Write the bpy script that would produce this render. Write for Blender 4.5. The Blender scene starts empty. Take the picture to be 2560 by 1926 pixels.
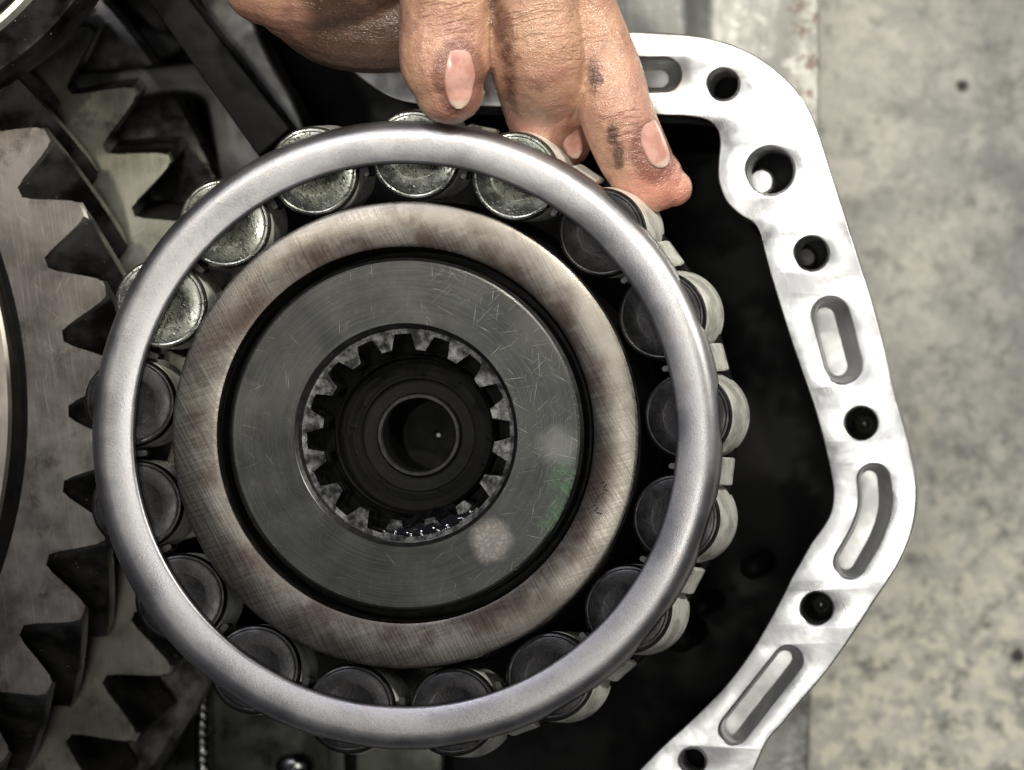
import bpy, bmesh, math, random
from mathutils import Vector, Matrix
random.seed(7)
S = 0.001                       # everything is modelled in millimetres and stored in metres
scn = bpy.context.scene
COL = scn.collection
R = math.radians

# ------------------------------------------------------------------ camera
D, FPX = 500.0, 6410.0          # camera height over the bearing's front face (mm), focal length in px of a 2560 px wide frame
VX, VY = 2500.0, 1088.0         # where the plumb line through the lens meets the picture
CX = (VX - 1010.0) * D / FPX
cam_d = bpy.data.cameras.new('camera'); cam = bpy.data.objects.new('camera', cam_d); COL.objects.link(cam)
cam.location = (CX * S, 0, D * S)
cam_d.sensor_width = 36; cam_d.lens = FPX / 2560 * 36
cam_d.shift_x = -(VX - 1280) / 2560; cam_d.shift_y = (VY - 963) / 2560
cam_d.clip_start = 0.02; cam_d.clip_end = 20
cam_d.dof.use_dof = True; cam_d.dof.focus_distance = (D + 3) * S; cam_d.dof.aperture_fstop = 13
scn.camera = cam

def W(px, py, z):               # the point at depth z (mm) that stands behind this spot of the photograph
    k = (D - z) / FPX
    return Vector((CX + (px - VX) * k, -(py - VY) * k, z))

# ------------------------------------------------------------------ light
w = bpy.data.worlds.new('World'); scn.world = w; w.use_nodes = True
w.node_tree.nodes['Background'].inputs[0].default_value = (0.80, 0.84, 1.0, 1)
w.node_tree.nodes['Background'].inputs[1].default_value = 0.06
scn.view_settings.view_transform = 'Standard'; scn.view_settings.look = 'None'
scn.view_settings.exposure = 0; scn.view_settings.gamma = 1

def area(name, loc, target, sx, sy, power, col):
    l = bpy.data.lights.new(name, 'AREA'); l.shape = 'RECTANGLE'; l.size = sx * S; l.size_y = sy * S
    l.energy = power; l.color = col
    o = bpy.data.objects.new(name, l); COL.objects.link(o); o.location = Vector(loc) * S
    o.rotation_euler = (Vector(target) - Vector(loc)).to_track_quat('-Z', 'Y').to_euler()
    return o
area('key_lamp', (640, 430, 440), (30, 0, 0), 90, 90, 5.6, (1.0, 0.97, 0.90))
area('flange_fill', (130, -80, 1000), (80, -20, -30), 200, 240, 2.7, (1.0, 0.98, 0.90))  # added overhead light, placed so the lower flange mirrors it brightly
area('flange_fill', (40, 260, 1000), (60, 60, -30), 260, 200, .9, (1.0, 0.98, 0.92))  # second added light, brightens the upper flange
area('ring_top_fill', (-330, 520, 880), (0, 0, 0), 300, 140, 2.6, (0.86, 0.88, 1.0))  # added soft light, no window there; brightens the top of the bearing
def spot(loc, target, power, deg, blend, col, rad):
    l = bpy.data.lights.new('fill_spot', 'SPOT'); l.energy = power; l.color = col; l.spot_size = R(deg); l.spot_blend = blend; l.shadow_soft_size = rad
    o = bpy.data.objects.new('fill_spot', l); COL.objects.link(o); o.location = Vector(loc) * S
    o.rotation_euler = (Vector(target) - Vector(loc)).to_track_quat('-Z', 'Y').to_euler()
spot((130, 330, 520), (10, 120, 0), 9, 22, .25, (1.0, 0.95, 0.84), .012)  # added spot that brightens the hand
spot((-215, 235, 560), (-55, 62, 0), 3.2, 15, .15, (1.0, 0.94, 0.76), .018)  # added spot for the upper-left highlight; its cone edge imitates a shadow edge

# ------------------------------------------------------------------ node helpers
class NG:
    def __init__(s, name):
        s.m = bpy.data.materials.new(name); s.m.use_nodes = True
        s.t = s.m.node_tree; s.b = s.t.nodes['Principled BSDF']
        tc = s.t.nodes.new('ShaderNodeTexCoord')
        s.mm = s.vm('SCALE', tc.outputs['Object'], None, scale=1000.0)
    def n(s, kind, **kw):
        nd = s.t.nodes.new(kind)
        for k, v in kw.items(): setattr(nd, k, v)
        return nd
    def put(s, sock, v):
        if v is None: return
        if isinstance(v, bpy.types.NodeSocket): s.t.links.new(v, sock)
        else:
            if sock.type == 'RGBA' and len(v) == 3: v = (*v, 1)
            sock.default_value = v
    def vm(s, op, a, b=None, scale=None):
        nd = s.n('ShaderNodeVectorMath', operation=op); s.put(nd.inputs[0], a); s.put(nd.inputs[1], b)
        if scale is not None: s.put(nd.inputs['Scale'], scale)
        return nd.outputs['Value'] if op in ('LENGTH', 'DISTANCE', 'DOT_PRODUCT') else nd.outputs[0]
    def ma(s, op, a, b=None, c=None, clamp=False):
        nd = s.n('ShaderNodeMath', operation=op, use_clamp=clamp); s.put(nd.inputs[0], a); s.put(nd.inputs[1], b); s.put(nd.inputs[2], c)
        return nd.outputs[0]
    def noise(s, vec, scale, detail=4, rough=0.6, dist=0.0):
        nd = s.n('ShaderNodeTexNoise'); s.put(nd.inputs['Vector'], vec); s.put(nd.inputs['Scale'], scale)
        nd.inputs['Detail'].default_value = detail; nd.inputs['Roughness'].default_value = rough; nd.inputs['Distortion'].default_value = dist
        return nd.outputs['Fac']
    def vor(s, vec, scale, feature='F1'):
        nd = s.n('ShaderNodeTexVoronoi', feature=feature); s.put(nd.inputs['Vector'], vec); s.put(nd.inputs['Scale'], scale)
        return nd.outputs['Distance']
    def rng(s, v, a, b, c=0.0, d=1.0, smooth=True):
        nd = s.n('ShaderNodeMapRange', interpolation_type='SMOOTHSTEP' if smooth else 'LINEAR')
        for i, x in enumerate((v, a, b, c, d)): s.put(nd.inputs[i], x)
        return nd.outputs[0]
    def mix(s, f, a, b, mode='MIX'):
        nd = s.n('ShaderNodeMix', data_type='RGBA', blend_type=mode); s.put(nd.inputs[0], f); s.put(nd.inputs[6], a); s.put(nd.inputs[7], b)
        return nd.outputs[2]
    def stretch(s, vec, rot, sc):
        nd = s.n('ShaderNodeMapping'); s.put(nd.inputs[0], vec); nd.inputs['Rotation'].default_value = (0, 0, R(rot))
        return s.vm('MULTIPLY', nd.outputs[0], sc)
    def polar(s, vec=None, ka=30.0):    # (radius, angle * ka, z)
        sx = s.n('ShaderNodeSeparateXYZ'); s.put(sx.inputs[0], vec if vec is not None else s.mm)
        r = s.ma('SQRT', s.ma('ADD', s.ma('MULTIPLY', sx.outputs[0], sx.outputs[0]), s.ma('MULTIPLY', sx.outputs[1], sx.outputs[1])))
        a = s.ma('ARCTAN2', sx.outputs[1], sx.outputs[0])
        c = s.n('ShaderNodeCombineXYZ'); s.put(c.inputs[0], r); s.put(c.inputs[1], s.ma('MULTIPLY', a, ka)); s.put(c.inputs[2], sx.outputs[2])
        return c.outputs[0], r, a
    def spot(s, p, r0, r1, wob=0.0):    # 1 inside r0, 0 outside r1 of the point p (mm)
        d = s.vm('DISTANCE', s.mm, tuple(p))
        if wob: d = s.ma('ADD', d, s.ma('MULTIPLY', s.ma('SUBTRACT', s.noise(s.mm, 0.45, 4), 0.5), wob))
        return s.rng(d, r0, r1, 1, 0)
    def bump(s, h, dist, normal=None, strength=1.0):
        nd = s.n('ShaderNodeBump'); s.put(nd.inputs['Height'], h); nd.inputs['Distance'].default_value = dist * S; nd.inputs['Strength'].default_value = strength
        s.put(nd.inputs['Normal'], normal)
        return nd.outputs[0]
    def out(s, col, rough, metal=1.0, normal=None, **kw):
        s.put(s.b.inputs['Base Color'], col); s.put(s.b.inputs['Roughness'], rough); s.put(s.b.inputs['Metallic'], metal); s.put(s.b.inputs['Normal'], normal)
        for k, v in kw.items(): s.put(s.b.inputs[k.replace('_', ' ')], v)
        return s.m
    def scratches(s, scale=0.5, th=0.70, n=3, seed=0):
        acc = None
        for i in range(n):
            v = s.stretch(s.mm, 37 * i + seed * 29 + 11, (0.07, 3.2, 1.0))
            x = s.rng(s.noise(s.vm('ADD', v, (seed * 7.3 + i * 31, i * 17.0, 0)), scale * 4, 2, 0.5), th, th + 0.05)
            acc = x if acc is None else s.ma('MAXIMUM', acc, x)
        return acc

M = {}
# bearing cage: pressed steel, matt satin, speckled
g = NG('pressed_steel')
sp_ = g.noise(g.mm, 3.2, 3, 0.7); big = g.noise(g.mm, 0.06, 4)
col = g.mix(g.rng(big, .35, .65), (0.31, 0.304, 0.315), (0.40, 0.388, 0.388))
col = g.mix(g.rng(g.noise(g.mm, 0.16, 6, .7), .56, .72, 0, .55), col, (0.36, 0.30, 0.29))
col = g.mix(g.rng(sp_, .55, .70, 0, .6), col, (0.20, 0.175, 0.175))
M['cage'] = g.out(col, g.rng(big, .3, .7, .34, .46), 1, g.bump(sp_, .025, g.bump(g.noise(g.mm, 0.7, 3), .02)))
# inner ring: ground steel, tarnished brown
g = NG('tarnished_ground_steel')
pv, r_, a_ = g.polar(ka=36)
h1 = g.noise(g.stretch(g.mm, 62, (0.09, 2.6, 1)), 1.0, 3, .6); h2 = g.noise(g.stretch(g.mm, -18, (0.12, 2.2, 1)), 1.0, 3, .6)
fine = g.ma('ADD', g.ma('MULTIPLY', h1, .6), g.ma('MULTIPLY', h2, .4))
stain = g.ma('MULTIPLY', g.rng(g.noise(g.mm, 0.075, 5, .65), .40, .60), g.rng(g.ma('ADD', r_, g.ma('MULTIPLY', g.noise(g.mm, 0.13, 4), 10)), 52.5, 43, 0, 1))
edge = g.rng(g.ma('ADD', r_, g.ma('MULTIPLY', g.noise(g.mm, 0.12, 3), 5)), 42, 38.9)
col = g.mix(g.rng(g.noise(g.mm, 0.05, 4), .35, .65), (0.135, 0.122, 0.110), (0.20, 0.185, 0.166))
col = g.mix(g.rng(fine, .42, .64, 0, .24), col, (0.26, 0.245, 0.20))
col = g.mix(g.ma('MULTIPLY', stain, .85), col, (0.06, 0.042, 0.035))
col = g.mix(g.ma('MULTIPLY', edge, .6), col, (0.07, 0.058, 0.052))
col = g.mix(g.rng(g.noise(g.mm, 0.8, 3, .8), .66, .74, 0, .7), col, (0.12, 0.09, 0.08))
M['brown'] = g.out(col, g.rng(fine, .35, .65, .30, .42), 1, g.bump(fine, .03))
# hub face: dark ground steel with scratches, a chalky thumb print and green paint
g = NG('dark_ground_steel')
pv, r_, a_ = g.polar(ka=12)
turn = g.noise(g.vm('MULTIPLY', pv, (3.4, .10, 0)), 1.0, 2, .5)
col = g.mix(g.rng(g.noise(g.mm, 0.07, 5, .6), .35, .65), (0.046, 0.047, 0.045), (0.070, 0.070, 0.065))
col = g.mix(g.rng(turn, .42, .62, 0, .22), col, (0.11, 0.11, 0.105))
col = g.mix(g.rng(g.noise(g.mm, 0.16, 5, .7), .60, .70, 0, .45), col, (0.10, 0.10, 0.09))
sxyz = g.n('ShaderNodeSeparateXYZ'); g.put(sxyz.inputs[0], g.mm)
rightish = g.rng(sxyz.outputs[0], 0, 22)
scr = g.ma('MULTIPLY', g.scratches(.5, .68, 4, 3), g.ma('ADD', g.ma('MULTIPLY', rightish, .85), .15))
scr2 = g.scratches(.35, .73, 4, 5)
col = g.mix(g.ma('MULTIPLY', scr, .42), col, (0.46, 0.50, 0.43)); col = g.mix(g.ma('MULTIPLY', scr2, .5), col, (0.42, 0.42, 0.38))
P1 = W(1228, 1352, -1)
wob = g.n('ShaderNodeTexNoise'); g.put(wob.inputs['Vector'], g.mm); wob.inputs['Scale'].default_value = .5; wob.inputs['Detail'].default_value = 3
wv_ = g.vm('ADD', g.mm, g.vm('SCALE', wob.outputs['Color'], None, scale=3.0))
cell = g.ma('MULTIPLY', g.rng(g.vor(wv_, 0.8, 'DISTANCE_TO_EDGE'), .0, .30), g.rng(g.noise(g.mm, 1.1, 4, .7), .35, .6, .4, 1))
pr = g.ma('MULTIPLY', g.spot(P1, 2.2, 5.0, 2.4), g.ma('ADD', g.ma('MULTIPLY', cell, .35), .35))
col = g.mix(pr, col, (0.46, 0.41, 0.36))
P2 = W(1398, 1115, -1)
pr2 = g.ma('MULTIPLY', g.spot(P2, 1.5, 5.5, 3.0), .20); col = g.mix(pr2, col, (0.45, 0.46, 0.40))
grn = g.ma('MULTIPLY', g.ma('MAXIMUM', g.spot(W(1425, 1215, -1), 1.0, 6.0, 5), g.spot(W(1395, 1300, -1), 1.0, 5.0, 5)), g.rng(g.noise(g.stretch(g.mm, 48, (.5, 2.2, 1)), 1.0, 5, .8), .38, .66))
col = g.mix(g.ma('MULTIPLY', grn, .42), col, (0.12, 0.33, 0.10))
dirtm = g.ma('MAXIMUM', pr, grn)
M['hub'] = g.out(col, g.ma('ADD', g.rng(g.noise(g.mm, .12, 4), .3, .7, .32, .42), g.ma('MULTIPLY', dirtm, .3)), g.ma('SUBTRACT', .9, g.ma('MULTIPLY', dirtm, .9)),
                 g.bump(g.ma('SUBTRACT', turn, g.ma('MULTIPLY', scr, .8)), .012))
# rollers
def roller_mat(name, wet):
    g = NG(name)
    pv, r_, a_ = g.polar(ka=4)
    oi = g.n('ShaderNodeObjectInfo'); rnd = oi.outputs['Random']
    mm2 = g.vm('ADD', g.mm, g.vm('SCALE', (61.0, 47.0, 13.0), None, scale=rnd))
    t = g.noise(pv, 1.6, 3)
    blot = g.rng(g.noise(mm2, .17, 4), .40, .60)
    a = (0.20, 0.205, 0.185) if wet else (0.030, 0.0285, 0.0285)
    b = (0.12, 0.125, 0.105) if wet else (0.018, 0.0175, 0.0175)
    col = g.mix(blot, a, b)
    dark = g.rng(g.ma('ADD', r_, g.ma('MULTIPLY', g.noise(mm2, .3, 3), 2.0)), 6.4, 5.2)
    col = g.mix(g.ma('MULTIPLY', dark, .75), col, (0.05, 0.052, 0.04) if wet else (0.018, 0.017, 0.018))
    col = g.mix(g.rng(g.noise(mm2, 1.6, 4, .7), .64, .7, 0, .4), col, (0.30, 0.28, 0.25) if wet else (0.12, 0.11, 0.10))
    n_ = g.bump(t, .04)
    if wet:
        dr = g.rng(g.vor(mm2, 1.5), .12, .34, 1, 0); dr = g.ma('MULTIPLY', dr, g.rng(g.noise(mm2, .35, 3), .40, .52))
        n_ = g.bump(dr, .10, n_); n_ = g.bump(g.noise(mm2, .25, 2, .5), .06, n_)
    else:
        n_ = g.bump(g.noise(mm2, .2, 2), .05, n_)
    return g.out(col, g.rng(g.noise(mm2, .5, 4), .3, .7, .20 if wet else .30, .40 if wet else .46), .9, n_, Coat_Weight=.35 if wet else .05, Coat_Roughness=.12)
M['roller'] = roller_mat('oily_roller_steel', False); M['roller_wet'] = roller_mat('wet_roller_steel', True)
# roller flank (polished)
g = NG('polished_race_steel')
M['race'] = g.out(g.mix(g.rng(g.noise(g.mm, .2, 4), .4, .6), (0.88, 0.87, 0.78), (0.55, 0.54, 0.48)), g.rng(g.noise(g.mm, .5, 4), .3, .7, .26, .42), .35, g.bump(g.noise(g.mm, .9, 4), .05))
g = NG('polished_collar_steel')
M['polish'] = g.out((.85, .84, .76), g.rng(g.noise(g.mm, .3, 4), .3, .7, .30, .42), 1, g.bump(g.noise(g.mm, .3, 3), .05))
# gear
def gear_mat(name, c1, c2, dark, r0, r1, seed):
    g = NG(name)
    mm2 = g.vm('ADD', g.mm, (seed * 40.0, seed * 13.0, 0))
    pv, r_, a_ = g.polar(ka=100)
    tm = g.noise(g.vm('MULTIPLY', pv, (2.6, .16, 1)), 1.0, 3)
    vert = g.noise(g.stretch(mm2, 83, (0.08, 2.2, 1)), 1.0, 3)
    col = g.mix(g.rng(g.noise(mm2, .045, 5, .6), .38, .62), c1, c2)
    col = g.mix(g.rng(vert, .48, .66, 0, .20), col, (0.30, 0.28, 0.25))
    col = g.mix(g.rng(g.noise(mm2, .11, 6, .7), .52, .68, 0, .7), col, dark)
    col = g.mix(g.ma('MULTIPLY', g.scratches(.4, .70, 3, seed), .4), col, (.5, .47, .43))
    return g.out(col, g.rng(g.noise(mm2, .15, 5), .3, .7, r0, r1), 1, g.bump(g.ma('ADD', g.ma('MULTIPLY', tm, .5), vert), .012))
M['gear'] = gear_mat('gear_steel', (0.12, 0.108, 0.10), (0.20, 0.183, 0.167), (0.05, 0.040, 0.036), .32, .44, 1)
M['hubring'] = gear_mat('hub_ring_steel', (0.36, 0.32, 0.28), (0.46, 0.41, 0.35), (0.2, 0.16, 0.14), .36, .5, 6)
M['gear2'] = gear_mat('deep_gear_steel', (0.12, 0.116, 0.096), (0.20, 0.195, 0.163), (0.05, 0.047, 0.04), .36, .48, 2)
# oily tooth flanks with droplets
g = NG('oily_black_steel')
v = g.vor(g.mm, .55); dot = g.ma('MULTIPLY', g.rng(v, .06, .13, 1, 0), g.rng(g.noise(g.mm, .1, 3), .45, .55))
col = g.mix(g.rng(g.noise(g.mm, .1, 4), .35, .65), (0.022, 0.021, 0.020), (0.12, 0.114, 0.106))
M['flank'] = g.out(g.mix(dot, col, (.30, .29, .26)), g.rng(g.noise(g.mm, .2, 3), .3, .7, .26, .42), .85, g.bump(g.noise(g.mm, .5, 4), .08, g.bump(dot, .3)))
g = NG('blackened_steel')
M['black'] = g.out(g.mix(g.noise(g.mm, .12, 4), (0.003, 0.003, 0.003), (0.007, 0.0068, 0.0065)), g.rng(g.noise(g.mm, .2, 3), .3, .7, .45, .65), 0, g.bump(g.noise(g.mm, .6, 4), .08), Specular_IOR_Level=.10)
g = NG('bore_steel')
pv, r_, a_ = g.polar(ka=3)
M['bore'] = g.out(g.mix(g.rng(g.noise(g.vm('MULTIPLY', pv, (1, .1, 1)), 2.0, 3), .4, .6), (0.002, 0.002, 0.002), (0.006, 0.0057, 0.0054)), g.rng(g.noise(g.mm, .4, 4), .3, .7, .45, .65), 0,
                  g.bump(g.rng(g.vor(g.mm, .45), .1, .25, 1, 0), .08), Specular_IOR_Level=.06)
g = NG('rim_steel')
M['rim'] = g.out(g.mix(g.rng(g.noise(g.mm, .5, 4), .4, .6), (0.032, 0.031, 0.029), (0.018, 0.018, 0.017)), .42, .8, g.bump(g.noise(g.mm, .9, 3), .05))
g = NG('spline_steel')
M['spline'] = g.out(g.mix(g.rng(g.noise(g.mm, .35, 5, .7), .40, .62), (0.19, 0.188, 0.186), (0.105, 0.103, 0.10)), g.rng(g.noise(g.mm, .5, 3), .3, .7, .16, .36), 1, g.bump(g.noise(g.mm, .35, 3), .09), Coat_Weight=.4)
g = NG('black_oil')
M['oil'] = g.out((0.003, 0.003, 0.004), .03, 0, g.bump(g.noise(g.mm, .13, 2), .5), IOR=1.5, Specular_IOR_Level=1.0, Coat_Weight=1.0)
# aluminium
def alu(name, c1, c2, r0, r1, sc, machine, seed=0):
    g = NG(name)
    mm2 = g.vm('ADD', g.mm, (seed * 31.0, 7, 0))
    bl = g.noise(mm2, sc, 5, .6, .6)
    col = g.mix(g.rng(bl, .36, .62), c1, c2)
    col = g.mix(g.rng(g.noise(mm2, sc * 3.1, 5, .7, .5), .60, .72, 0, .5), col, (c2[0] * .55,) * 2 + (c2[2] * .52,))
    n_ = g.bump(g.noise(g.stretch(mm2, 65, (.08, 2, 1)), 1, 2), machine) if machine else None
    n_ = g.bump(g.noise(mm2, .2, 4, .5), .03, n_)
    return g.out(col, g.rng(g.noise(mm2, sc * 1.6, 4), .35, .65, r0, r1), 1, n_)
M['flange'] = alu('milled_aluminium', (0.78, 0.78, 0.775), (0.38, 0.38, 0.385), .27, .44, .06, .01)
M['pocket'] = alu('as_cast_pocket_aluminium', (0.62, 0.62, 0.61), (0.40, 0.40, 0.40), .42, .55, .07, 0, 5)
M['cast'] = alu('cast_aluminium', (0.10, 0.098, 0.096), (0.05, 0.049, 0.048), .42, .6, .06, 0, 2)
M['cast_dark'] = alu('oily_cast_aluminium', (0.048, 0.051, 0.042), (0.025, 0.027, 0.022), .22, .42, .06, 0, 3)
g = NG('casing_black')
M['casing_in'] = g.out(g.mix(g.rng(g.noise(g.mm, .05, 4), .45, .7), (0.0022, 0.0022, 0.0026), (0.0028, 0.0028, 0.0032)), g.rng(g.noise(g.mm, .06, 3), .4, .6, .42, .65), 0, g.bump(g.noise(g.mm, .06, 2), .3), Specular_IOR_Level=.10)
# skin
g = NG('oily_skin')
mot = g.noise(g.mm, .14, 4); fin = g.noise(g.mm, 1.4, 4, .7)
col = g.mix(g.rng(mot, .36, .64), (0.55, 0.31, 0.195), (0.45, 0.225, 0.16))
for (px, py, z, a, b, c) in ((1130, 255, -6, 2, 8, (0.42, 0.17, 0.12)), (1300, 300, -8, 3, 8, (0.50, 0.245, 0.20)), (1640, 470, -12, 4, 10, (0.60, 0.24, 0.18)), (1012, 70, 3, 3, 9, (0.22, 0.11, 0.10)), (1020, 180, 2, 2, 7, (0.24, 0.11, 0.09)), (1235, 150, -4, 2, 6, (0.22, 0.12, 0.09)), (1360, 60, 4, 3, 10, (0.60, 0.36, 0.23)), (1500, 80, 4, 3, 9, (0.62, 0.36, 0.22))):
    col = g.mix(g.ma('MULTIPLY', g.spot(W(px, py, z), a, b, 4), .75), col, c)
gr = None
for (px, py, z, a, b) in ((1268, 50, -2, .5, 3.0), (1278, 95, -2, .9, 3.2), (1288, 140, -2, .8, 3.0), (1294, 222, -4, .5, 2.6), (1484, 190, -2, .5, 1.8), (1497, 193, -2, .3, 1.2), (1536, 345, -6, .4, 1.5), (1548, 385, -6, .4, 1.6), (1256, 0, -2, .5, 2.0), (1075, 35, 2, .3, 1.0), (1195, 120, -5, .3, 1.6)):
    x = g.vm('SUBTRACT', g.mm, tuple(W(px, py, z))); x = g.vm('LENGTH', g.vm('MULTIPLY', x, (1.0, .45, .12)))
    x = g.ma('ADD', x, g.ma('MULTIPLY', g.ma('SUBTRACT', g.noise(g.mm, .5, 5, .7), .5), 4.2)); x = g.rng(x, a * .8, b * 1.1, 1, 0)
    gr = x if gr is None else g.ma('MAXIMUM', gr, x)
col = g.mix(g.ma('MULTIPLY', gr, .92), col, (0.075, 0.03, 0.015))
thumb_shade = g.ma('MULTIPLY', g.spot(W(900, 70, -6), 13, 24, 8), g.rng(g.vm('DISTANCE', g.mm, tuple(W(672, 40, 0))), 4.5, 10))
sep = g.n('ShaderNodeSeparateXYZ'); g.put(sep.inputs[0], g.mm); thumb_shade = g.ma('MULTIPLY', thumb_shade, g.rng(sep.outputs[0], W(1010, 100, 0).x, W(985, 100, 0).x))
col = g.mix(g.ma('MULTIPLY', thumb_shade, .92), col, (0.05, 0.024, 0.013))  # shadow over the thumb put into the skin colour, lit spot left clear
col = g.mix(g.rng(g.noise(g.mm, .16, 4, .6), .56, .72, 0, .5), col, (0.24, 0.115, 0.08))
wr = g.noise(g.stretch(g.mm, 8, (.18, 1.5, 1)), 1.0, 4, .7)
cell = g.vor(g.mm, 1.9, 'DISTANCE_TO_EDGE')
fold = None
for (px, py, z, r0, r1) in ((1335, 40, 6, 3, 8), (1480, 55, 3, 3, 8), (1120, 20, 12, 3, 8), (1365, 250, -3, 2, 5), (1550, 300, -4, 2, 6), (1430, 120, 3, 2, 6)):
    x = g.spot(W(px, py, z), r0, r1); fold = x if fold is None else g.ma('MAXIMUM', fold, x)
fl_ = g.ma('MULTIPLY', g.rng(g.noise(g.stretch(g.mm, -14, (.10, .95, .3)), 1.0, 3, .55), .40, .56), fold)
n_ = g.bump(wr, .12); n_ = g.bump(fl_, .24, n_); n_ = g.bump(g.rng(cell, 0, .25), .05, n_); n_ = g.bump(g.noise(g.mm, .28, 4), .6, n_)
for (px, py, z, sx_, sy_) in ((1150, 198, 9, 4.3, 6.6), (1641, 378, -6, 4.2, 5.6), (1420, 375, -12, 3.4, 4.6)):
    x = g.vm('LENGTH', g.vm('MULTIPLY', g.vm('SUBTRACT', g.mm, tuple(W(px, py, z))), (1 / sx_, 1 / sy_, .14)))
    col = g.mix(g.rng(x, 1.0, 1.35, .75, 0), col, (0.20, 0.075, 0.05))
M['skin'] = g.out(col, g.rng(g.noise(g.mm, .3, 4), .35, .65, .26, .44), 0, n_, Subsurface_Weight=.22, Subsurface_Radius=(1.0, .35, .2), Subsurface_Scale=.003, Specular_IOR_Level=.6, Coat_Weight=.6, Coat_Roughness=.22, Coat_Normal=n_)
g = NG('fingernail')
at = g.n('ShaderNodeAttribute'); at.attribute_name = 'along'; al = at.outputs['Fac']
at = g.n('ShaderNodeAttribute'); at.attribute_name = 'edge'; eg = at.outputs['Fac']
col = g.mix(g.rng(g.noise(g.mm, .35, 3), .35, .65), (0.50, 0.25, 0.20), (0.62, 0.36, 0.30))
col = g.mix(g.rng(al, .22, .04, 0, .45), col, (0.70, 0.52, 0.45)); col = g.mix(g.rng(al, .84, .93, 0, .75), col, (0.66, 0.54, 0.42))
col = g.mix(g.rng(g.ma('ADD', eg, g.ma('MULTIPLY', g.noise(g.mm, .9, 3), .25)), .92, 1.12, 0, .8), col, (0.16, 0.07, 0.05))
M['nail'] = g.out(col, .26, 0, g.bump(g.noise(g.stretch(g.mm, 80, (.1, 1.6, 1)), 1, 2), .07), Subsurface_Weight=.15, Subsurface_Radius=(1, .4, .3), Subsurface_Scale=.002, Coat_Weight=.5, Coat_Roughness=.1)
# concrete and the sheet under the casing
g = NG('concrete')
b1 = g.noise(g.mm, .012, 5, .6); b2 = g.noise(g.mm, .085, 6, .72); b3 = g.noise(g.mm, .32, 5, .75)
col = g.mix(g.rng(b1, .38, .62), (0.29, 0.285, 0.262), (0.55, 0.53, 0.465))
col = g.mix(g.rng(b2, .42, .62, 0, .9), col, (0.74, 0.71, 0.62))
col = g.mix(g.rng(g.noise(g.mm, .13, 6, .75), .48, .66, 0, .8), col, (0.12, 0.115, 0.098))
col = g.mix(g.rng(g.noise(g.mm, .028, 5, .7, .8), .56, .68, 0, .5), col, (0.20, 0.20, 0.185))
sxf = g.n('ShaderNodeSeparateXYZ'); g.put(sxf.inputs[0], g.mm)
lowr = g.rng(g.ma('ADD', sxf.outputs[1], g.ma('MULTIPLY', g.noise(g.mm, .02, 4), 60)), 60, -40, .15, 1)
col = g.mix(g.ma('MULTIPLY', lowr, g.rng(g.noise(g.mm, .20, 5, .7), .48, .58, 0, .85)), col, (0.85, 0.80, 0.64))  # pale flecks put the floor's glints into its colour
col = g.mix(g.rng(lowr, .15, 1, .45, 0), col, (0.20, 0.20, 0.19))
for (px, py, r) in ((2545, 1640, 2.6), (2405, 215, 2.2)):
    col = g.mix(g.spot(W(px, py, -130), r * .4, r, 2), col, (0.03, 0.02, 0.015))
M['concrete'] = g.out(col, g.rng(b2, .35, .65, .30, .62), 0, g.bump(b3, .35, g.bump(b2, .6)))
g = NG('smeared_sheet')
st = g.noise(g.stretch(g.mm, 0, (1, .28, 1)), .07, 5, .6, .5)
col = g.mix(g.rng(st, .36, .60), (0.58, 0.575, 0.53), (0.27, 0.27, 0.25))
col = g.mix(g.rng(g.noise(g.mm, .12, 5, .7), .55, .68, 0, .6), col, (0.72, 0.71, 0.66))
A_ = W(1742, 0, -90)
sx = g.n('ShaderNodeSeparateXYZ'); g.put(sx.inputs[0], g.mm)
band = g.ma('MULTIPLY', g.rng(g.ma('ADD', g.ma('ABSOLUTE', g.ma('SUBTRACT', sx.outputs[0], A_.x)), g.ma('MULTIPLY', g.noise(g.mm, .15, 4), 2)), 3.4, 5.6, 1, 0), g.rng(sx.outputs[1], 62, 74))
col = g.mix(g.ma('MULTIPLY', band, .9), col, (0.035, 0.037, 0.038))
rust = g.ma('MULTIPLY', g.rng(sx.outputs[0], 65, 71), g.rng(g.noise(g.mm, .25, 5, .7), .48, .60))
col = g.mix(g.ma('MULTIPLY', rust, .8), col, (0.12, 0.06, 0.035))
low = g.rng(sx.outputs[1], -40, -60); col = g.mix(g.ma('MULTIPLY', low, .65), col, (0.07, 0.07, 0.062))
M['sheet'] = g.out(col, g.rng(st, .3, .7, .35, .6), .35, g.bump(g.noise(g.mm, .2, 4), .4))

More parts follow.
